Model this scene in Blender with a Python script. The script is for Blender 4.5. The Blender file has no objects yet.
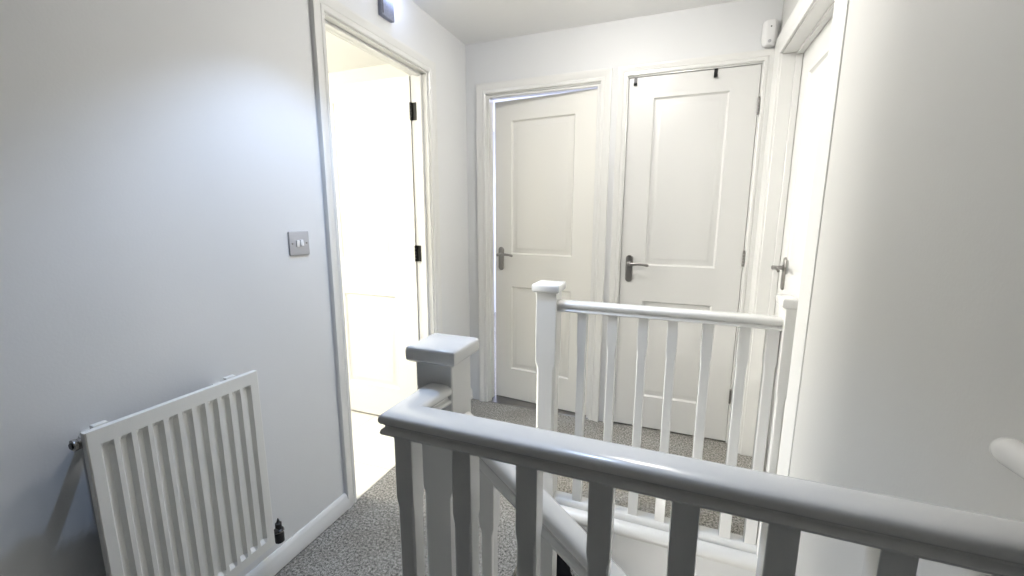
import bpy, bmesh, math
from mathutils import Matrix, Vector
C = bpy.context.scene.collection
PI = math.pi

# ------------------------------------------------------------------ materials
def mat(name, col, rough=.5, metal=0.0, bump=0.0, bscale=80, var=0.0, vscale=6, spec=.5, coat=0.0):
    m = bpy.data.materials.new(name); m.use_nodes = True
    nt = m.node_tree; b = nt.nodes['Principled BSDF']
    b.inputs['Base Color'].default_value = (*col, 1)
    b.inputs['Roughness'].default_value = rough
    b.inputs['Metallic'].default_value = metal
    b.inputs['Specular IOR Level'].default_value = spec
    b.inputs['Coat Weight'].default_value = coat
    tc = nt.nodes.new('ShaderNodeTexCoord')
    if var > 0:
        n = nt.nodes.new('ShaderNodeTexNoise'); n.inputs['Scale'].default_value = vscale; n.inputs['Detail'].default_value = 4
        nt.links.new(tc.outputs['Object'], n.inputs['Vector'])
        r = nt.nodes.new('ShaderNodeValToRGB')
        r.color_ramp.elements[0].position = .3; r.color_ramp.elements[1].position = .7
        r.color_ramp.elements[0].color = (*[c * (1 - var) for c in col], 1)
        r.color_ramp.elements[1].color = (*[min(1, c * (1 + var)) for c in col], 1)
        nt.links.new(n.outputs['Fac'], r.inputs['Fac']); nt.links.new(r.outputs['Color'], b.inputs['Base Color'])
    if bump > 0:
        n = nt.nodes.new('ShaderNodeTexNoise'); n.inputs['Scale'].default_value = bscale; n.inputs['Detail'].default_value = 3
        nt.links.new(tc.outputs['Object'], n.inputs['Vector'])
        bp = nt.nodes.new('ShaderNodeBump'); bp.inputs['Strength'].default_value = bump; bp.inputs['Distance'].default_value = .002
        nt.links.new(n.outputs['Fac'], bp.inputs['Height']); nt.links.new(bp.outputs['Normal'], b.inputs['Normal'])
    return m

def carpet_mat():
    m = bpy.data.materials.new('carpet'); m.use_nodes = True
    nt = m.node_tree; b = nt.nodes['Principled BSDF']; b.inputs['Roughness'].default_value = .95
    b.inputs['Specular IOR Level'].default_value = .1
    tc = nt.nodes.new('ShaderNodeTexCoord')
    n = nt.nodes.new('ShaderNodeTexNoise'); n.inputs['Scale'].default_value = 105; n.inputs['Detail'].default_value = 6; n.inputs['Roughness'].default_value = .95
    nt.links.new(tc.outputs['Object'], n.inputs['Vector'])
    r = nt.nodes.new('ShaderNodeValToRGB')
    r.color_ramp.elements[0].position = .42; r.color_ramp.elements[1].position = .60
    r.color_ramp.elements[0].color = (.065, .062, .056, 1); r.color_ramp.elements[1].color = (.68, .66, .61, 1)
    nt.links.new(n.outputs['Fac'], r.inputs['Fac'])
    n2 = nt.nodes.new('ShaderNodeTexNoise'); n2.inputs['Scale'].default_value = 5; n2.inputs['Detail'].default_value = 3
    nt.links.new(tc.outputs['Object'], n2.inputs['Vector'])
    r2 = nt.nodes.new('ShaderNodeValToRGB')
    r2.color_ramp.elements[0].position = .3; r2.color_ramp.elements[1].position = .7
    r2.color_ramp.elements[0].color = (.82, .80, .77, 1); r2.color_ramp.elements[1].color = (1, 1, 1, 1)
    nt.links.new(n2.outputs['Fac'], r2.inputs['Fac'])
    mx = nt.nodes.new('ShaderNodeMix'); mx.data_type = 'RGBA'; mx.blend_type = 'MULTIPLY'; mx.inputs['Factor'].default_value = 1
    nt.links.new(r.outputs['Color'], mx.inputs[6]); nt.links.new(r2.outputs['Color'], mx.inputs[7])
    nt.links.new(mx.outputs[2], b.inputs['Base Color'])
    bp = nt.nodes.new('ShaderNodeBump'); bp.inputs['Strength'].default_value = .8; bp.inputs['Distance'].default_value = .006
    nt.links.new(n.outputs['Fac'], bp.inputs['Height']); nt.links.new(bp.outputs['Normal'], b.inputs['Normal'])
    return m

def tile_mat():
    m = bpy.data.materials.new('tile'); m.use_nodes = True
    nt = m.node_tree; b = nt.nodes['Principled BSDF']; b.inputs['Roughness'].default_value = .3
    tc = nt.nodes.new('ShaderNodeTexCoord')
    t = nt.nodes.new('ShaderNodeTexBrick'); t.offset = 0; t.inputs['Scale'].default_value = 1
    t.inputs['Brick Width'].default_value = .45; t.inputs['Row Height'].default_value = .45; t.inputs['Mortar Size'].default_value = .004
    t.inputs['Color1'].default_value = (.80, .77, .69, 1); t.inputs['Color2'].default_value = (.77, .74, .66, 1); t.inputs['Mortar'].default_value = (.60, .57, .5, 1)
    nt.links.new(tc.outputs['Object'], t.inputs['Vector']); nt.links.new(t.outputs['Color'], b.inputs['Base Color'])
    return m

def emit(name, col, s):
    m = bpy.data.materials.new(name); m.use_nodes = True
    b = m.node_tree.nodes['Principled BSDF']
    b.inputs['Base Color'].default_value = (*col, 1)
    b.inputs['Emission Color'].default_value = (*col, 1); b.inputs['Emission Strength'].default_value = s
    return m

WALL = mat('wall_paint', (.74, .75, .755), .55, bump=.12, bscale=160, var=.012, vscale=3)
WALLR = mat('wall_paint_dimmed', (.62, .62, .60), .6, bump=.12, bscale=160, var=.012, vscale=3)  # same paint as the other walls, darkened to stand for weaker light
CEIL = mat('ceiling_paint', (.85, .85, .845), .7, bump=.1, bscale=120)
TRIM = mat('white_gloss_trim', (.76, .76, .74), .28, bump=.04, bscale=30, coat=.15)
RAIL = mat('white_gloss_rail', (.77, .77, .75), .26, bump=.03, bscale=18, coat=.25)
DOOR = mat('white_satin_door', (.70, .70, .685), .34, bump=.05, bscale=50)
CREAM = mat('cream_satin_door', (.84, .83, .785), .25, bump=.05, bscale=50)
RAD = mat('radiator_enamel', (.78, .78, .75), .35, bump=.05, bscale=60)
CHROME = mat('brushed_chrome', (.30, .29, .28), .3, 1.0)
BLACK = mat('black_metal', (.012, .012, .012), .35, .2)
BLACKP = mat('black_plastic', (.01, .01, .011), .4)
DARKG = mat('dark_gap', (.05, .047, .042), .8)
SATIN = mat('satin_plate', (.50, .50, .52), .4, .3)
PLAST = mat('white_plastic', (.80, .80, .80), .35)
GREYP = mat('speckled_grey_plastic', (.26, .28, .36), .5, var=.25, vscale=300)
CARPET = carpet_mat(); TILE = tile_mat()
LED = emit('blue_white_led', (.62, .72, 1.0), 10)
DIFF = emit('lamp_diffuser', (1, .965, .92), 57)

# ------------------------------------------------------------------ mesh helpers
def box(bm, x0, x1, y0, y1, z0, z1):
    v = [bm.verts.new(p) for p in ((x0,y0,z0),(x1,y0,z0),(x1,y1,z0),(x0,y1,z0),(x0,y0,z1),(x1,y0,z1),(x1,y1,z1),(x0,y1,z1))]
    for f in ((0,3,2,1),(4,5,6,7),(0,1,5,4),(1,2,6,5),(2,3,7,6),(3,0,4,7)):
        bm.faces.new([v[i] for i in f])
def boxes(*L):
    bm = bmesh.new()
    for b in L: box(bm, *b)
    return bm
def bevel(bm, w, seg=2, ang=.6):
    bmesh.ops.remove_doubles(bm, verts=bm.verts, dist=1e-6)
    bmesh.ops.recalc_face_normals(bm, faces=bm.faces)
    es = [e for e in bm.edges if len(e.link_faces) == 2 and e.calc_face_angle() > ang]
    if es: bmesh.ops.bevel(bm, geom=es, offset=w, segments=seg, affect='EDGES', profile=.5, clamp_overlap=True)
    return bm
def cyl(bm, p0, p1, r0, r1=None, n=20, caps=True):
    r1 = r0 if r1 is None else r1
    p0 = Vector(p0); p1 = Vector(p1); d = (p1-p0).normalized()
    a = d.orthogonal().normalized(); b = d.cross(a)
    A = [bm.verts.new(p0 + (a*math.cos(t)+b*math.sin(t))*r0) for t in [2*PI*i/n for i in range(n)]]
    B = [bm.verts.new(p1 + (a*math.cos(t)+b*math.sin(t))*r1) for t in [2*PI*i/n for i in range(n)]]
    for i in range(n): bm.faces.new([A[i], A[(i+1)%n], B[(i+1)%n], B[i]])
    if caps: bm.faces.new(A[::-1]); bm.faces.new(B)
def lathe(bm, base, axis, prof, n=24):
    """prof: list of (distance along axis, radius)"""
    base = Vector(base); d = Vector(axis).normalized(); a = d.orthogonal().normalized(); b = d.cross(a)
    rings = []
    for h, r in prof:
        rings.append([bm.verts.new(base + d*h + (a*math.cos(2*PI*i/n)+b*math.sin(2*PI*i/n))*max(r,1e-4)) for i in range(n)])
    for A, B in zip(rings, rings[1:]):
        for i in range(n): bm.faces.new([A[i], A[(i+1)%n], B[(i+1)%n], B[i]])
    bm.faces.new(rings[0][::-1]); bm.faces.new(rings[-1])
def loft(bm, rings, caps=True):
    R = [[bm.verts.new(p) for p in r] for r in rings]; n = len(R[0])
    for A, B in zip(R, R[1:]):
        for i in range(n): bm.faces.new([A[i], A[(i+1)%n], B[(i+1)%n], B[i]])
    if caps: bm.faces.new(R[0][::-1]); bm.faces.new(R[-1])
def xform(bm, M): bmesh.ops.transform(bm, matrix=M, verts=bm.verts); return bm
def obj(name, bm, m, parent=None, smooth=True, ang=.6):
    bmesh.ops.recalc_face_normals(bm, faces=bm.faces)
    me = bpy.data.meshes.new(name); bm.to_mesh(me); bm.free()
    me.materials.append(m)
    if smooth:
        for p in me.polygons: p.use_smooth = True
        me.set_sharp_from_angle(angle=ang)
    o = bpy.data.objects.new(name, me); C.objects.link(o)
    if parent: o.parent = parent
    return o
def struct(name, bm, m, **k):
    o = obj(name, bm, m, **k); o['kind'] = 'structure'; return o
def tag(o, label, cat, group=None):
    o['label'] = label; o['category'] = cat
    if group: o['group'] = group
    return o
def empty(name, loc=(0,0,0), rz=0):
    o = bpy.data.objects.new(name, None); C.objects.link(o); o.location = loc; o.rotation_euler = (0,0,rz)
    o.empty_display_size = .1
    return o

W = 1.6635; CZ = 2.283
NX = .797                     # centre line of the newels, edge of the left landing
# ------------------------------------------------------------------ setting: floors
D2a, D2b = .977, 1.602
D3a, D3b = -.862, -.100
s = struct('floor', boxes((0, NX, -4.6, 0, -.2, 0), (NX, W, -.835, 0, -.2, 0), (NX, W, -4.6, -1.835, -.2, 0), (W, W+.14, D3a, D3b, -.2, 0), (D2a, D2b, 0, .1, -.2, 0)), CARPET, smooth=False)
s['label'] = 'grey beige flecked carpet of the landing'
s = struct('ceiling', boxes((-.1, W+.1, -4.7, .1, CZ, CZ+.1)), CEIL, smooth=False)
s['label'] = 'white painted landing ceiling'
# walls
LX0, LX1 = -1.1365, -.449     # left door opening along Y
OH = 1.990
t = .02
s = struct('wall_left', boxes((-.1, 0, -4.7, LX0-t, -2.8, CZ), (-.1, 0, LX1+t, .1, -2.8, CZ), (-.1, 0, LX0-t, LX1+t, OH+t, CZ), (-.1, 0, LX0-t, LX1+t, -2.8, -.005)), WALL, smooth=False)
s['label'] = 'pale bluish white wall with the radiator and the light switch'
D1a, D1b = .140, .822         # back left door opening
D2a, D2b = .977, 1.602        # back right door opening
s = struct('wall_back', boxes((0, D1a-t, 0, .1, -2.8, CZ), (D1b+t, D2a-t, 0, .1, -2.8, CZ), (D2b+t, W, 0, .1, -2.8, CZ),
        (D1a-t, D1b+t, 0, .1, OH+t, CZ), (D2a-t, D2b+t, 0, .1, OH+t, CZ), (D1a-t, D1b+t, 0, .1, -2.8, -.2), (D2a-t, D2b+t, 0, .1, -2.8, -.2)), WALL, smooth=False)
s['label'] = 'white wall holding the two panelled doors'
D3a, D3b = -.862, -.100       # right door opening along Y
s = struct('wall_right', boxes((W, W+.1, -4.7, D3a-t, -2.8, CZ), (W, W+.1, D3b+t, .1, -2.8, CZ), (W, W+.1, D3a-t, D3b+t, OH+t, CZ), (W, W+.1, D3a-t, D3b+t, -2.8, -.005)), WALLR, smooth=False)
s['label'] = 'plain stairwell wall, white paint greyed for its dimmer light'
struct('wall_behind', boxes((-.1, W+.1, -4.7, -4.6, -2.8, CZ)), mat('bounce_absorber', (.05, .05, .055), .7), smooth=False)  # unseen end wall, coloured dark to cut bounced light on the foreground
# stairwell sides below the landing
struct('wall_stairwell_far', boxes((NX, W, -.83, -.80, -2.8, -.2)), WALLR, smooth=False)
struct('wall_stairwell_left', boxes((NX-.05, NX-.01, -1.9, -.83, -2.8, -.2)), WALLR, smooth=False)
struct('wall_stairwell_near', boxes((NX, W, -1.88, -1.84, -2.8, -.2)), WALLR, smooth=False)
struct('floor_hall', boxes((NX-.05, W, -1.9, -.8, -2.8, -2.6)), CARPET, smooth=False)

# nosing and fascia round the stair opening
bm = bmesh.new()
# board along far edge, rounded nose facing -Y
def nose_profile(y_in, y_out, z0, z1):
    r = (z1-z0)/2; pts = [(y_in, z0), (y_in, z1)]
    for k in range(7):
        a = PI/2 - PI*k/6
        pts.append((y_out - math.copysign(1, y_out-y_in)*r*(1-math.cos(a)), (z0+z1)/2 + r*math.sin(a)))
    return pts
pr = nose_profile(-.80, -.882, -.052, .004)
loft(bm, [[(x, y, z) for y, z in pr] for x in (NX+.045, 1.626)])
struct('trim_1', bm, TRIM)['label'] = 'white rounded nosing board under the far balustrade'
bm = bmesh.new()
box(bm, NX+.0, W, -.853, -.832, -.30, -.045)
bevel(bm, .002)
struct('trim_2', bm, WALL)['label'] = 'grey painted fascia under the landing nosing'
bm = boxes((NX, W, -1.862, -1.80, -.55, .003)); bevel(bm, .004)
struct('trim_3', bm, TRIM)['label'] = 'white fascia under the foreground balustrade'

# baseboards (moulded profile)
def skirting(y0, y1, h=.078):
    bm = bmesh.new()
    prof = [(0, .005), (.018, .005), (.018, h-.026), (.0155, h-.022), (.0155, h-.016), (.010, h-.006), (.005, h), (0, h)]
    loft(bm, [[(x, y, z) for x, z in prof] for y in (y0, y1)])
    return bm
struct('baseboard_left', skirting(-4.6, LX0-.062), TRIM)['label'] = 'white skirting below the radiator'
struct('baseboard_left_far', skirting(LX1+.062, -.001), TRIM)
bm = skirting(-4.6, -1.9); xform(bm, Matrix.Translation((W, 0, 0)) @ Matrix.Scale(-1, 4, (1,0,0)))
struct('baseboard_right', bm, TRIM)

# architraves: profile (outward offset, thickness) swept with mitred corners
APROF = [(0, 0), (0, .009), (.004, .012), (.016, .0125), (.019, .0095), (.023, .0095), (.026, .0125), (.046, .0165), (.052, .018), (.058, .0175), (.060, .014), (.060, 0)]
def architrave(s0, s1, zt, M, wscale=1.0):
    bm = bmesh.new(); s0 -= .007; s1 += .007; zt += .007
    path = [((s0, -.0), (-1, 0)), ((s0, zt), (-1, 1)), ((s1, zt), (1, 1)), ((s1, -.0), (1, 0))]
    loft(bm, [[M @ Vector((p[0] + o*wscale*d[0], th, p[1] + o*wscale*d[1])) for o, th in APROF] for p, d in path])
    return bm
M_back = Matrix(((1,0,0,0),(0,-1,0,0),(0,0,1,0),(0,0,0,1)))
M_left = Matrix(((0,1,0,0),(1,0,0,0),(0,0,1,0),(0,0,0,1)))
M_right = Matrix(((0,-1,0,W),(1,0,0,0),(0,0,1,0),(0,0,0,1)))
def lining(s0, s1, zt, M, stop_d, name, label):
    """door lining boards with planted stops; d measured outward (room side negative)"""
    bm = bmesh.new()
    def b(a0,a1,d0,d1,z0,z1):
        b2 = bmesh.new(); box(b2, a0,a1,d0,d1,z0,z1); xform(b2, M)
        me = bpy.data.meshes.new('x'); b2.to_mesh(me); b2.free(); bm.from_mesh(me); bpy.data.meshes.remove(me)
    b(s0-t, s0, -.1, 0, 0, zt); b(s1, s1+t, -.1, 0, 0, zt); b(s0-t, s1+t, -.1, 0, zt, zt+t)
    d0, d1 = stop_d
    b(s0, s0+.012, d0, d1, 0, zt-.012); b(s1-.012, s1, d0, d1, 0, zt-.012); b(s0, s1, d0, d1, zt-.012, zt)
    bevel(bm, .0015, 1)
    struct(name, bm, TRIM)['label'] = label
struct('trim_4', architrave(LX0, LX1, OH, M_left), TRIM)['label'] = 'white architrave of the open doorway in the left wall'
struct('trim_5', architrave(D1a, D1b, OH-.01, M_back), TRIM)['label'] = 'white architrave of the ajar door in the back wall'
struct('trim_6', architrave(D2a, D2b, OH, M_back, .8), TRIM)['label'] = 'white architrave of the closed door in the back wall'
bm = bmesh.new()
for pts3 in ([((D3a-.007, OH+.007), (-1, 1)), ((D3b+.007, OH+.007), (1, 1)), ((D3b+.007, 0), (1, 0))],):
    loft(bm, [[M_right @ Vector((p[0]+o*1.4*d[0], th, p[1]+o*1.4*d[1])) for o, th in APROF] for p, d in pts3])
prof = [(0, 0), (0, .010), (.004, .013), (.010, .013), (.012, .009), (.024, .009), (.027, .013), (.032, .021), (.038, .0225), (.085, .004), (.085, 0)]
loft(bm, [[M_right @ Vector((D3a-.007-o, th, z)) for o, th in prof] for z in (0, OH+.091)])
struct('trim_7', bm, TRIM)['label'] = 'white architrave of the door in the right wall'
lining(LX0, LX1, OH, M_left, (-.058, -.03), 'trim_8', 'white lining of the open doorway in the left wall')
lining(D1a, D1b, OH-.01, M_back, (-.028, -.006), 'trim_9', 'white lining of the ajar door')
lining(D2a, D2b, OH, M_back, (-.075, -.045), 'trim_10', 'white lining of the closed back door')
lining(D3a, D3b, OH, M_right, (-.080, -.055), 'trim_11', 'white lining of the door in the right wall')

# ------------------------------------------------------------------ doors
def leaf(w, h, th, panels, flip=False):
    """hinge edge at x=0, leaf runs to +x, front face at y=0 facing -y, back face at y=th"""
    bm = bmesh.new()
    x0, x1 = panels[0][0], panels[0][1]
    xs = [0, x0, x1, w]; zs = [0]
    for p in sorted(panels, key=lambda q: q[2]): zs += [p[2], p[3]]
    zs.append(h)
    for side in (0, 1):
        def P(x, z, d): return (x, d if side == 0 else th - d, z)
        grid = [[bm.verts.new(P(x, z, 0)) for x in xs] for z in zs]
        for j in range(len(zs)-1):
            for i in range(3):
                if i == 1 and j % 2 == 1:
                    # moulded panel: rings (inset, depth)
                    prev = [grid[j][1], grid[j][2], grid[j+1][2], grid[j+1][1]]
                    a0, a1, b0, b1 = xs[1], xs[2], zs[j], zs[j+1]
                    for ins, dep in ((.003, .006), (.009, .0105), (.020, .0105), (.038, .0025), (.042, .002)):
                        cur = [bm.verts.new(P(*q, dep)) for q in ((a0+ins, b0+ins), (a1-ins, b0+ins), (a1-ins, b1-ins), (a0+ins, b1-ins))]
                        for k in range(4): bm.faces.new([prev[k], prev[(k+1)%4], cur[(k+1)%4], cur[k]])
                        prev = cur
                    bm.faces.new(prev)
                else:
                    bm.faces.new([grid[j][i], grid[j][i+1], grid[j+1][i+1], grid[j+1][i]])
        if side == 0: g0 = grid
    g1 = grid
    n = len(zs)
    for j in range(n-1):
        for c in (0, 3): bm.faces.new([g0[j][c], g0[j+1][c], g1[j+1][c], g1[j][c]])
    for i in range(3):
        for r in (0, n-1): bm.faces.new([g0[r][i], g0[r][i+1], g1[r][i+1], g1[r][i]])
    return bm

def handle(parent, x, z, yf, direction, side=-1):
    """lever on an oblong backplate; face at y=yf, projecting towards side*y"""
    s = side
    pl = bmesh.new()
    hw, hh = .0205, .077
    ring = []
    for k in range(24):
        a = 2*PI*k/24
        cx = hw*math.cos(a); cz = (hh-hw)*(1 if math.sin(a) >= 0 else -1) + hw*math.sin(a)
        ring.append((cx, cz))
    rings = []
    for dep, sc in ((0, 1), (.004, 1), (.008, .86), (.0095, .6)):
        rings.append([(x+cx*sc, yf+s*dep, z-.028+cz*(1-(1-sc)*.28)) for cx, cz in ring])
    loft(pl, rings)
    p = obj('door_handle', pl, CHROME, parent)
    lv = bmesh.new()
    lathe(lv, (x, yf, z), (0, s, 0), [(0, .013), (.012, .013), (.014, .009), (.044, .009), (.052, .010), (.056, .006)])
    pts = [(0, 0, .0095), (.02, .0, .0095), (.05, .003, .0085), (.08, .001, .0075), (.102, -.003, .0085), (.108, -.003, .004)]
    rr = []
    for u, dz, r in pts:
        rr.append([(x+direction*u, yf+s*(.047+r*.7*math.cos(2*PI*k/12)), z+dz+r*math.sin(2*PI*k/12)) for k in range(12)])
    loft(lv, rr)
    obj('lever', lv, CHROME, p)
    sc = bmesh.new()
    for dz in (.038, -.094): lathe(sc, (x, yf+s*.007, z+dz), (0, s, 0), [(0, .004), (.003, .0035), (.0035, .001)], 10)
    obj('screw', sc, CHROME, p)

def hinge(parent, x, z, y, m, leafw=.026, leaf_dir=1, axis='x', h=.078):
    bm = bmesh.new()
    for k in range(5):
        z0 = z - h/2 + k*h/5
        cyl(bm, (x, y, z0+.0006), (x, y, z0+h/5-.0006), .0058, n=14)
    lathe(bm, (x, y, z+h/2), (0,0,1), [(0,.005),(.003,.006),(.006,.003)], 12)
    return obj('hinge', bm, m, parent)

PAN = lambda w: [(.122, w-.122, .195, .775), (.122, w-.122, .985, 1.855)]
# door 1: left doorway, opened 90 degrees into the bright room
hx, hy = -.102, LX1-.006
d = struct('door_1', leaf(.680, 1.978, .036, [(.150, .53, .200, .780), (.150, .53, .990, 1.895)]), CREAM)
d.location = (hx-.002, hy, .008); d.rotation_euler = (0, 0, 0)
d.scale = (1, 1, 1)
# mirror so the leaf runs towards -x, face at -y
for v in d.data.vertices: v.co.x = -v.co.x
d.data.flip_normals()
d['label'] = 'bright cream panelled door standing open inside the left doorway'
for z in (.40, 1.04, 1.80):
    bm = bmesh.new()
    for k in range(5): cyl(bm, (.006, -.004, z-.045+k*.018+.0006), (.006, -.004, z-.045+k*.018+.0174), .0065, n=14)
    box(bm, -.004, .0, .002, .030, z-.045, z+.045)
    box(bm, .006, .036, .0035, .0055, z-.045, z+.045)
    obj('hinge', bm, BLACK, d)
for z in (.98,):
    handle(d, -.62, z, 0, 1, -1)

# door 2: back left, slightly ajar into the bluish room, hinged on its right
w2 = .674
d = struct('door_2', leaf(w2, 1.956, .036, [(.140, w2-.118, .215, .79), (.140, w2-.118, 1.005, 1.835)]), CREAM)
for v in d.data.vertices: v.co.x = -v.co.x
d.data.flip_normals()
d.location = (D1b-.004, .032, .008); d.rotation_euler = (0, 0, -math.radians(6.3))
d['label'] = 'white panelled door standing slightly ajar in the back wall'
handle(d, -w2+.045, 1.0, 0, 1, -1)

# door 3: back right, closed, narrow cupboard door hinged on its right
w3 = D2b-D2a-.006
d = struct('door_3', leaf(w3, 1.976, .035, [(.128, w3-.130, .195, .770), (.128, w3-.130, .975, 1.868)]), DOOR)
for v in d.data.vertices: v.co.x = -v.co.x
d.data.flip_normals()
d.location = (D2b-.003, .004, .010)
d['label'] = 'white panelled cupboard door, closed, in the back wall'
handle(d, -w3+.047, .982, 0, 1, -1)
for z in (.268, 1.03, 1.782): hinge(d, .002, z, -.006, CHROME)
DOOR3 = d
# door 4: right wall, closed, set back in its lining
w4 = .756
d = struct('door_4', leaf(w4, 1.976, .036, PAN(w4)), DOOR)
# leaf built facing -y; turn so it faces -x: hinge at near jamb, leaf runs to +y
for v in d.data.vertices: v.co.x = -v.co.x
d.data.flip_normals()
d.location = (W+.082, D3a+.003, .010); d.rotation_euler = (0, 0, -PI/2)
d['label'] = 'white door set deep in the right wall beyond the far balustrade'
handle(d, -w4+.11, 1.015, 0, 1, -1)
bm = boxes((D1a, D1b, -.004, .1, -.19, .003)); bevel(bm, .0015, 1)
struct('trim_12', bm, CHROME)['label'] = 'metal threshold strip under the ajar door'
bm = boxes((-.1, .004, LX0, LX1, -.005, .002))
struct('floor_threshold', bm, TILE, smooth=False)

# ------------------------------------------------------------------ rooms beyond
struct('floor_side_room', boxes((-3.0, -.1, -2.6, .1, -.2, -.002)), TILE, smooth=False)
struct('ceiling_side_room', boxes((-3.0, -.1, -2.6, .1, CZ, CZ+.1)), CEIL, smooth=False)
struct('wall_side_room', boxes((-3.1, -3.0, -2.6, .1, -.2, CZ), (-3.1, -.1, .1, .2, -.2, CZ), (-3.1, -.1, -2.7, -2.6, -.2, CZ)), mat('cream_wall', (.82, .80, .72), .6), smooth=False)
struct('floor_far_room', boxes((-.9, W+.1, .1, 3.0, -.2, 0)), CARPET, smooth=False)
struct('ceiling_far_room', boxes((-.9, D2a-.05, .1, 3.0, CZ, CZ+.1)), CEIL, smooth=False)
struct('wall_far_room', boxes((-1.0, -.9, .2, 3.0, -.2, CZ), (-1.0, 1.0, 3.0, 3.1, -.2, CZ), (D2a-.08, D2a-.04, .1, 3.0, -.2, CZ), (D2a-.04, W+.1, .6, .64, -.2, CZ)), mat('blue_white_wall', (.78, .80, .84), .6), smooth=False)
struct('wall_right_room', boxes((W+.1, W+.14, -1.3, .3, -.2, CZ)), WALL, smooth=False)

# ------------------------------------------------------------------ balustrades
# handrail section: (half-width offset, height)
HRh = [(.021, 0), (.0290, .0015), (.0310, .006), (.0290, .0105), (.0235, .0140), (.0225, .0165), (.0250, .0195), (.0295, .0225), (.0322, .0270), (.0326, .0320), (.0308, .0368), (.0265, .0405), (.0195, .0430), (.0100, .0442)]
HR = [(-a, b) for a, b in HRh] + [(a, b) for a, b in HRh[::-1]]
HT = .910; HTF = .916
def baluster_rings(x, y, z0, z1, slope=0.0, zc_top=None, zc_bot=None, s=.0195, c=.0165):
    """stop-chamfered square baluster; square blocks at both ends; returns loft rings (8 sided)"""
    def ring(z, h, ch, sl=0):
        pts = [(h, -h+ch), (h, h-ch), (h-ch, h), (-h+ch, h), (-h, h-ch), (-h, -h+ch), (-h+ch, -h), (h-ch, -h)]
        return [(x+px, y+py, z + sl*px) for px, py in pts]
    r = [ring(z0, s, .0012, slope), ring(zc_bot, s, .0012), ring(zc_bot+.022, c, .0035), ring(zc_top-.022, c, .0035), ring(zc_top, s, .0012), ring(z1, s, .0012, slope)]
    return r
def newel(parent, x, y, z0, ztop, hx0, hx1, hy0, hy1, zc=.655, zb=.12, cap=True, inset=.0035, over=(.014,.014,.014,.014), ch=.010):
    bm = bmesh.new()
    def ring(z, i, c):
        a0, a1, b0, b1 = x-hx0+i, x+hx1-i, y-hy0+i, y+hy1-i
        return [(a1, b0+c, z), (a1, b1-c, z), (a1-c, b1, z), (a0+c, b1, z), (a0, b1-c, z), (a0, b0+c, z), (a0+c, b0, z), (a1-c, b0, z)]
    e = .0025
    loft(bm, [ring(z0, 0, e), ring(zb, 0, e), ring(zb+.03, inset, ch), ring(zc-.03, inset, ch), ring(zc, 0, e), ring(ztop-.03, 0, e)])
    n = obj('newel_post', bm, RAIL, parent)
    bm = bmesh.new()
    ol, orr, on, of = over
    def cr(z, i): return [(x-hx0-ol+i, y-hy0-on+i, z), (x+hx1+orr-i, y-hy0-on+i, z), (x+hx1+orr-i, y+hy1+of-i, z), (x-hx0-ol+i, y+hy1+of-i, z)]
    zc0 = ztop-.036
    for b in (bm,): loft(b, [cr(zc0, .008), cr(zc0+.005, .001), cr(zc0+.010, 0), cr(zc0+.026, 0), cr(zc0+.031, .001), cr(zc0+.034, .004), cr(zc0+.036, .009)])
    bevel(bm, .0022, 2, 1.2)
    obj('newel_cap', bm, RAIL, n)
    return n

# far balustrade
FY = -.81
far = empty('landing_balustrade', (0, 0, 0))
tag(far, 'white balustrade guarding the far landing in front of the two back doors', 'banister')
newel(far, NX-.010, FY+.0, -.30, .987, .0435, .0435, .0435, .0435)
# half newel fixed at the wall
newel(far, 1.642, FY, -.55, .990, .0195, .0150, .0435, .0435, over=(.013, .0045, .012, .012), inset=.003, ch=.005)
bm = bmesh.new()
loft(bm, [[(x, FY+a, HTF-.044+b) for a, b in HR] for x in (NX+.0325, 1.6300)])
obj('handrail', bm, RAIL, far)
bm = bmesh.new()
BR = [(-.031, 0), (-.031, .016), (-.026, .024), (-.020, .028), (.020, .028), (.026, .024), (.031, .016), (.031, 0)]
loft(bm, [[(x, FY+a, .0035+b) for a, b in BR] for x in (NX+.034, 1.630)])
obj('base_rail', bm, RAIL, far)
for x in (.932, 1.053, 1.168, 1.274, 1.395, 1.513, 1.600):
    bm = bmesh.new(); loft(bm, baluster_rings(x, FY, .030, HTF-.043, zc_top=.752, zc_bot=.13, s=.0190, c=.0172)); obj('baluster', bm, RAIL, far)

# foreground balustrade with mitred return into the near newel
GY = -1.864; NY = -1.676
near = empty('stairwell_balustrade', (0, 0, 0))
tag(near, 'white balustrade running across the foreground, with its capped newel post', 'banister')
newel(near, NX-.005, NY, -.35, .981, .0445, .0445, .0445, .0445, over=(.0155,.0155,.0155,.0155))
bm = bmesh.new()
path = [((NX+.006, NY-.0447), (1, 0)), ((NX+.013, GY), (.8, 1)), ((W-.001, GY), (0, 1))]
loft(bm, [[(p[0]+a*d[0], p[1]+a*d[1], HT-.044+b-(.010 if d[1] == 0 else 0)) for a, b in HR] for p, d in path])
obj('handrail', bm, RAIL, near)
bm = bmesh.new()
loft(bm, [[(p[0]+a*d[0], p[1]+a*d[1], .0035+b) for a, b in BR] for p, d in path])
obj('base_rail', bm, RAIL, near)
for k in range(8):
    x = .824 + .1184*k - (.018 if k == 7 else 0)
    bm = bmesh.new(); loft(bm, baluster_rings(x, GY, .030, HT-.043, zc_top=.738, zc_bot=.13, s=.0182, c=.0168)); obj('baluster', bm, RAIL, near)

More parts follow.
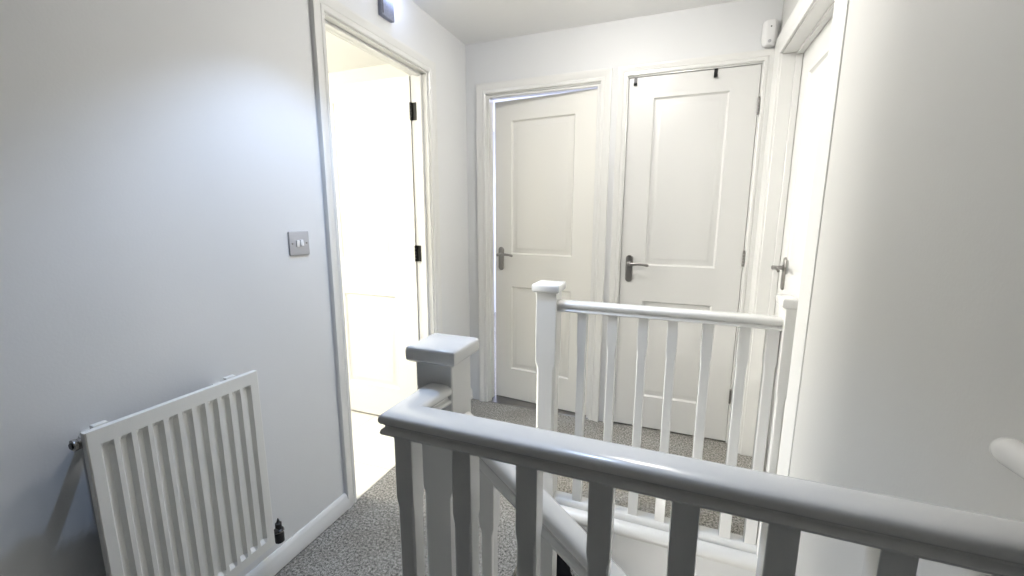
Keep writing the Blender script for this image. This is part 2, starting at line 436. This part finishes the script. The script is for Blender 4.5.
# sloping stair balustrade
SL = -.827
def ztop(x): return .667 + SL*(x-1.015)
st = empty('stair_balustrade', (0, 0, 0))
tag(st, 'white sloping stair balustrade descending to the right from the capped near newel', 'banister')
bm = bmesh.new(); xa, xb = NX+.0437, 1.60
loft(bm, [[(x, NY+a, ztop(x)-.066+b*1.6) for a, b in HR] for x in (xa, xb)])
obj('handrail', bm, RAIL, st)
for x in (.902, 1.040, 1.178, 1.316, 1.454):
    zt = ztop(x); bm = bmesh.new()
    loft(bm, baluster_rings(x, NY, zt-.86, zt-.063, slope=SL, zc_top=zt-.20, zc_bot=zt-.78, s=.0185, c=.0150)); obj('baluster', bm, RAIL, st)
bm = bmesh.new()
loft(bm, [[(x, NY+a, ztop(x)-.905+b*1.3) for a, b in BR] for x in (xa, xb)])
obj('base_rail', bm, RAIL, st)
# stair: carpeted steps and painted strings
stair = empty('staircase', (NX, -1.2, 0))
tag(stair, 'carpeted staircase descending to the right between the two balustrades', 'staircase')
gx = .236
for k in range(3):
    x0 = NX + .012 + gx*k - .0; x1 = x0 + gx + .02
    z = -.2*(k+1)
    bm = bmesh.new(); box(bm, x0, min(x1, W-.002), -1.630, -.857, z-.2, z); bevel(bm, .008, 3)
    o = obj('stair_step', bm, CARPET, stair); o.location = (-NX, 1.2, 0)
x0 = NX+.012+gx*3
bm = bmesh.new(); box(bm, x0, W-.002, -1.630, -.857, -1.0, -.8); bevel(bm, .008, 3)
o = obj('stair_step', bm, CARPET, stair); o.location = (-NX, 1.2, 0)
bm = bmesh.new()
for y0, y1 in ((-1.70, -1.638),):
    loft(bm, [[(x, y0, ztop(x)-.907), (x, y1, ztop(x)-.907), (x, y1, ztop(x)-1.20), (x, y0, ztop(x)-1.20)] for x in (NX+.045, W-.002)])
o = obj('stair_string', bm, TRIM, stair); o.location = (-NX, 1.2, 0)

# wall handrail at the right edge
wr = empty('wall_handrail', (0, 0, 0))
tag(wr, 'white round-ended handrail on the right stairwell wall at the right edge', 'handrail')
bm = bmesh.new()
rings = []
for yy, sc in ((-1.806, .30), (-1.809, .62), (-1.816, .88), (-1.826, 1), (-2.7, 1)):
    rings.append([(W-.019+.0165*sc*math.cos(2*PI*k/20), yy, .982+(yy+1.80)*-.06+.0175*sc*math.sin(2*PI*k/20)) for k in range(20)])
loft(bm, rings); obj('rail', bm, RAIL, wr)
for yy in (-1.95, -2.6):
    bm = bmesh.new(); zz = .982-(yy+1.80)*.06; cyl(bm, (W, yy, zz-.03), (W-.016, yy, zz-.028), .006, n=12); cyl(bm, (W-.016, yy, zz-.034), (W-.016, yy, zz-.014), .006, n=12); cyl(bm, (W, yy, zz-.03), (W-.003, yy, zz-.03), .016, n=18)
    obj('bracket', bm, CHROME, wr)

# ------------------------------------------------------------------ radiator
rad = empty('radiator', (.06, -1.813, .19))
tag(rad, 'white ribbed panel radiator mounted low on the left wall', 'radiator')
ry0, ry1, rz0, rz1 = -2.016, -1.612, .195, .792
def radpanel(xf, sgn, n=11):
    """pressed steel panel whose vertical channels are sunk behind its rim"""
    bm = bmesh.new(); m = .020; L = ry1-ry0-2*m; p = L/n
    ys = [ry0, ry0+.003]; flag = [0, 0]
    for k in range(n):
        a = ry0 + m + p*k
        ys += [a+.003, a+.009, a+.020, a+.027]; flag += [0, 1, 1, 0]
    ys += [ry1-.003, ry1]; flag += [0, 0]
    zs = [rz0, rz0+.030, rz0+.042, rz1-.048, rz1-.036, rz1]; zf = [0, 0, 1, 1, 0, 0]
    grid = [[bm.verts.new((xf - sgn*(.0105*flag[i]*zf[j]) - sgn*(.002 if i in (0, len(ys)-1) else 0), y, z)) for i, y in enumerate(ys)] for j, z in enumerate(zs)]
    for j in range(len(zs)-1):
        for i in range(len(ys)-1): bm.faces.new([grid[j][i], grid[j][i+1], grid[j+1][i+1], grid[j+1][i]])
    # solid back so the panel has thickness
    bk = [[bm.verts.new((xf - sgn*.016, y, z)) for y in (ry0, ry1)] for z in (rz0, rz1)]
    bm.faces.new([bk[0][0], bk[1][0], bk[1][1], bk[0][1]])
    bm.faces.new([grid[0][i] for i in range(len(ys))] + [bk[0][1], bk[0][0]])
    bm.faces.new([grid[-1][i] for i in range(len(ys))][::-1] + [bk[1][0], bk[1][1]])
    bm.faces.new([grid[j][0] for j in range(len(zs))][::-1] + [bk[0][0], bk[1][0]])
    bm.faces.new([grid[j][-1] for j in range(len(zs))] + [bk[1][1], bk[0][1]])
    return bm
def rp(name, bm, m=None, sm=True):
    xform(bm, Matrix.Translation((-.06, 1.813, -.19))); return obj(name, bm, m or RAD, rad, sm, .35)
rp('front_panel', radpanel(.102, 1))
bm = bmesh.new()
# convector fins between panels
n = 26
for k in range(n):
    y = ry0+.02+(ry1-ry0-.04)*k/(n-1); box(bm, .061, .087, y-.0006, y+.0006, rz0+.05, rz1-.05)
rp('convector_fins', bm)
for ya, yb in ((ry0+.004, ry0+.03), (ry1-.03, ry1-.004)):
    for za, zb in ((rz0+.01, rz0+.035), (rz1-.04, rz1-.014)):
        bm = boxes((.0605, .0875, ya, yb, za, zb)); bevel(bm, .003); rp('channel_end', bm)
# wall brackets with little white clip at the top
for y in (ry0+.045, ry1-.06):
    bm = boxes((.0, .004, y-.012, y+.012, rz0+.06, rz1-.03), (.0, .088, y-.010, y+.010, rz1-.06, rz1-.035), (.068, .084, y-.022, y+.006, rz1-.05, rz1+.003)); bevel(bm, .003)
    rp('bracket', bm)
bm = bmesh.new()
lathe(bm, (.074, ry0+.01, rz1-.028), (0, -1, 0), [(0, .012), (.012, .012), (.014, .0105), (.014, .0105), (.015, .013), (.021, .013), (.022, .0)], 18)
rp('bleed_plug', bm, CHROME)
bm = bmesh.new()
cyl(bm, (.074, ry0-.0115, rz1-.028), (.074, ry0-.0145, rz1-.028), .0075, n=6); rp('bleed_key_hole', bm, BLACK)
# black lockshield valve at the lower right
bm = bmesh.new()
vy = ry1+.043
lathe(bm, (.066, vy, .158), (0, 0, 1), [(0, .011), (.002, .0145), (.030, .0150), (.034, .012), (.040, .012), (.043, .015), (.047, .015), (.050, .0105), (.070, .0100), (.073, .006), (.088, .0015)], 20)
cyl(bm, (.066, vy, .204), (.070, ry1-.002, .212), .009, n=14)
v = rp('valve', bm, BLACKP)
bm = bmesh.new()
lathe(bm, (.066, vy, .196), (0, 0, 1), [(0, .0145), (.002, .0165), (.007, .0165), (.009, .0145)], 6)
o = rp('valve_nut', bm, CHROME)
bm = bmesh.new(); cyl(bm, (.066, vy, .172), (-.002, vy, .172), .0065, n=14)
o = rp('pipe', bm, RAD)

# ------------------------------------------------------------------ light switch
sw = empty('light_switch', (0, -1.333, 1.159))
tag(sw, 'satin grey square light switch with white rocker on the left wall beside the doorway', 'light switch')
bm = boxes((0, .006, -.043, .043, -.043, .043)); bevel(bm, .003, 3); obj('plate', bm, SATIN, sw)
for dy, tl in ((-.0085, .10), (.0085, -.10)):
    bm = boxes((.004, .0105, -.0065, .0065, -.012, .012)); bevel(bm, .002, 2)
    xform(bm, Matrix.Translation((0, dy, 0)) @ Matrix.Rotation(tl, 4, 'Y')); obj('rocker', bm, PLAST, sw)
for dy in (-.030, .030):
    bm = bmesh.new(); lathe(bm, (.005, dy, 0), (1,0,0), [(0, .0033), (.0022, .003), (.0026, .001)], 12); obj('screw', bm, CHROME, sw)

# box with a glowing lamp over the left doorway
ch = empty('wall_sensor', (0, -.778, 2.178))
tag(ch, 'small speckled grey wall box with bluish light above the open left doorway', 'sensor')
bm = boxes((0, .022, -.044, .044, -.063, .07)); bevel(bm, .004, 3); obj('housing', bm, GREYP, ch)
bm = bmesh.new(); lathe(bm, (.016, .036, .044), (1, 0, 0), [(0, .012), (.008, .012), (.014, .009), (.018, .003)], 20); obj('led_lens', bm, LED, ch)
bm = boxes((.022, .0235, -.040, -.036, -.055, .06)); obj('seam', bm, DARKG, ch, False)

# corner alarm sensor on the back wall
al = empty('alarm_sensor', (1.618, 0, 2.112))
tag(al, 'small white alarm detector high in the corner above the closed back door', 'detector')
bm = bmesh.new()
def rr(z, hw, d, yo=0): return [(-hw, 0, z), (-hw, -d*.55, z), (-hw*.55, -d, z), (hw*.55, -d, z), (hw, -d*.55, z), (hw, 0, z)]
loft(bm, [rr(-.058, .018, .022), rr(-.053, .026, .034), (rr(-.030, .032, .042)), rr(.030, .032, .044), rr(.052, .030, .038), rr(.058, .024, .026)])
bevel(bm, .003, 2, .5); obj('housing', bm, PLAST, al)
bm = bmesh.new(); lathe(bm, (-.002, -.040, -.040), (0, -1, -.2), [(0, .007), (.003, .007), (.005, .003)], 14); obj('lens', bm, SATIN, al)
bm = bmesh.new(); lathe(bm, (0, -.0425, .022), (0, -1, 0), [(0, .0035), (.002, .003)], 12); obj('screw', bm, BLACK, al)

# two black over-door hooks
def hook(x, label):
    h = bmesh.new(); z = DOOR3.location.z + 1.976
    y0 = .003
    pts = [(.040, z-.03), (.040, z+.0022), (y0-.0005, z+.0022), (y0-.0025, z-.034), (y0-.012, z-.040), (y0-.018, z-.034), (y0-.0195, z-.034), (y0-.013, z-.042), (y0-.002, z-.037), (y0+.0005, z-.0)]
    a = [(y0+.037, z-.03), (y0+.037, z+.0008), (y0-.001, z+.0008), (y0-.001, z-.033), (y0-.009, z-.039), (y0-.016, z-.030)]
    th = .0016
    b = [(y0+.0386, z-.03), (y0+.0386, z+.0026), (y0-.0030, z+.0026), (y0-.0030, z-.036), (y0-.011, z-.0425), (y0-.0185, z-.030)]
    for i in range(len(a)-1):
        q = [a[i], a[i+1], b[i+1], b[i]]
        loft(h, [[(x+dx, yy, zz) for yy, zz in q] for dx in (-.0085, .0085)])
    bmesh.ops.remove_doubles(h, verts=h.verts, dist=1e-5)
    o = obj('door_hook', h, BLACK, None, False); tag(o, label, 'hook', 'over-door hooks'); return o
hook(1.013, 'left one of two black hooks over the top of the closed cupboard door')
hook(1.400, 'right one of two black hooks over the top of the closed cupboard door')

# black shoe on the first stair tread
sh = bmesh.new()
rings = []
for u, w_, h_ in ((0, .012, .035), (.012, .028, .075), (.05, .040, .112), (.09, .042, .108), (.13, .036, .074), (.18, .044, .056), (.22, .044, .046), (.25, .034, .034), (.265, .014, .018)):
    rings.append([(u-.13, w_*math.cos(a), .002 + h_*(.5+.5*math.sin(a))) for a in [2*PI*k/16 for k in range(16)]])
loft(sh, rings)
so = obj('shoe', sh, mat('black_fabric', (.006, .006, .007), .95, spec=.1)); so.location = (.925, -1.03, -.199); so.rotation_euler = (0, 0, math.radians(-60))
tag(so, 'black shoe lying on the top stair tread below the sloping rail', 'shoe')

# ------------------------------------------------------------------ ceiling fittings (just above the frame) and lights
cl = empty('ceiling_light', (.98, -.79, CZ))
tag(cl, 'white domed flush lamp on the ceiling over the landing', 'ceiling light')
bm = bmesh.new(); lathe(bm, (0, 0, 0), (0, 0, -1), [(0, .135), (.012, .135), (.014, .13)], 32); obj('base', bm, PLAST, cl)
bm = bmesh.new(); lathe(bm, (0, 0, -.014), (0, 0, -1), [(0, .125), (.03, .120), (.05, .105), (.065, .08), (.074, .045), (.077, .01)], 32); obj('diffuser', bm, DIFF, cl)
dl = empty('downlight', (.50, -1.30, CZ))
tag(dl, 'small recessed ceiling downlight near the left wall', 'ceiling light')
bm = bmesh.new(); lathe(bm, (0, 0, 0), (0, 0, -1), [(0, .045), (.004, .045), (.006, .036)], 28); obj('bezel', bm, CHROME, dl)
bm = bmesh.new(); lathe(bm, (0, 0, -.006), (0, 0, -1), [(0, .03), (.001, .029)], 20); obj('lens', bm, LED, dl)

sl = empty('stair_fill_light', (1.36, -1.80, -.47))  # added fill lamp, out of view, brightening the fascia and lower right wall
tag(sl, 'small round fill lamp added out of view low in the stairwell', 'added light')
bm = bmesh.new(); lathe(bm, (0, 0, 0), (0, 1, 0), [(0, .05), (.010, .05), (.012, .046)], 28); obj('base', bm, PLAST, sl)
bm = bmesh.new(); lathe(bm, (0, .012, 0), (0, 1, 0), [(0, .043), (.015, .040), (.026, .028), (.031, .006)], 24); obj('diffuser', bm, emit('stair_fill_glow', (1, .96, .90), 210), sl)

def light(kind, loc, energy, col, size=.2, target=None, **k):
    L = bpy.data.lights.new(kind.lower(), kind); L.energy = energy; L.color = col
    if kind == 'AREA': L.size = size
    else: L.shadow_soft_size = size
    for a, b in k.items(): setattr(L, a, b)
    o = bpy.data.objects.new('light', L); C.objects.link(o); o.location = loc
    if target is not None:
        o.rotation_euler = (Vector(target)-Vector(loc)).to_track_quat('-Z', 'Y').to_euler()
    return o
light('SPOT', (.50, -1.30, CZ-.012), 62, (.50, .67, 1.0), .03, (.49, -1.38, 1.2), spot_size=math.radians(90), spot_blend=.5)
light('POINT', (.05, -.742, 2.222), .5, (.5, .62, 1.0), .012)
# bright side room (daylight from its window side and a ceiling lamp), blue-white far room
light('POINT', (-1.3, -1.4, 1.9), 52, (1, .97, .89), .15)
light('AREA', (-2.6, -1.3, 1.7), 20, (1, .97, .90), 1.0, (1.6, -.95, .7), spread=math.radians(55))
light('AREA', (0.2, 1.6, CZ-.05), 75, (.72, .76, 1.0), 1.0, (0.2, 1.6, 0))

w = bpy.data.worlds.new('World'); bpy.context.scene.world = w; w.use_nodes = True
w.node_tree.nodes['Background'].inputs['Color'].default_value = (.7, .75, .8, 1)
w.node_tree.nodes['Background'].inputs['Strength'].default_value = .02

# ------------------------------------------------------------------ camera
yaw, pitch, roll, f = -.369, -.1701, .0029, 416.9
F = Vector((math.sin(yaw)*math.cos(pitch), math.cos(yaw)*math.cos(pitch), math.sin(pitch)))
R = Vector((math.cos(yaw), -math.sin(yaw), 0)); U = R.cross(F)
R2 = R*math.cos(roll)+U*math.sin(roll); U2 = -R*math.sin(roll)+U*math.cos(roll)
cd = bpy.data.cameras.new('camera'); cam = bpy.data.objects.new('camera', cd); C.objects.link(cam)
M = Matrix((R2, U2, -F)).transposed().to_4x4(); M.translation = (1.2583, -2.4582, 1.2562)
cam.matrix_world = M
cd.sensor_fit = 'HORIZONTAL'; cd.sensor_width = 36; cd.lens = f*36/1024; cd.clip_start = .02; cd.clip_end = 50
S = bpy.context.scene; S.camera = cam
S.view_settings.view_transform = 'Standard'; S.view_settings.look = 'None'
S.view_settings.exposure = .12; S.view_settings.gamma = 1; S.view_settings.use_curve_mapping = False
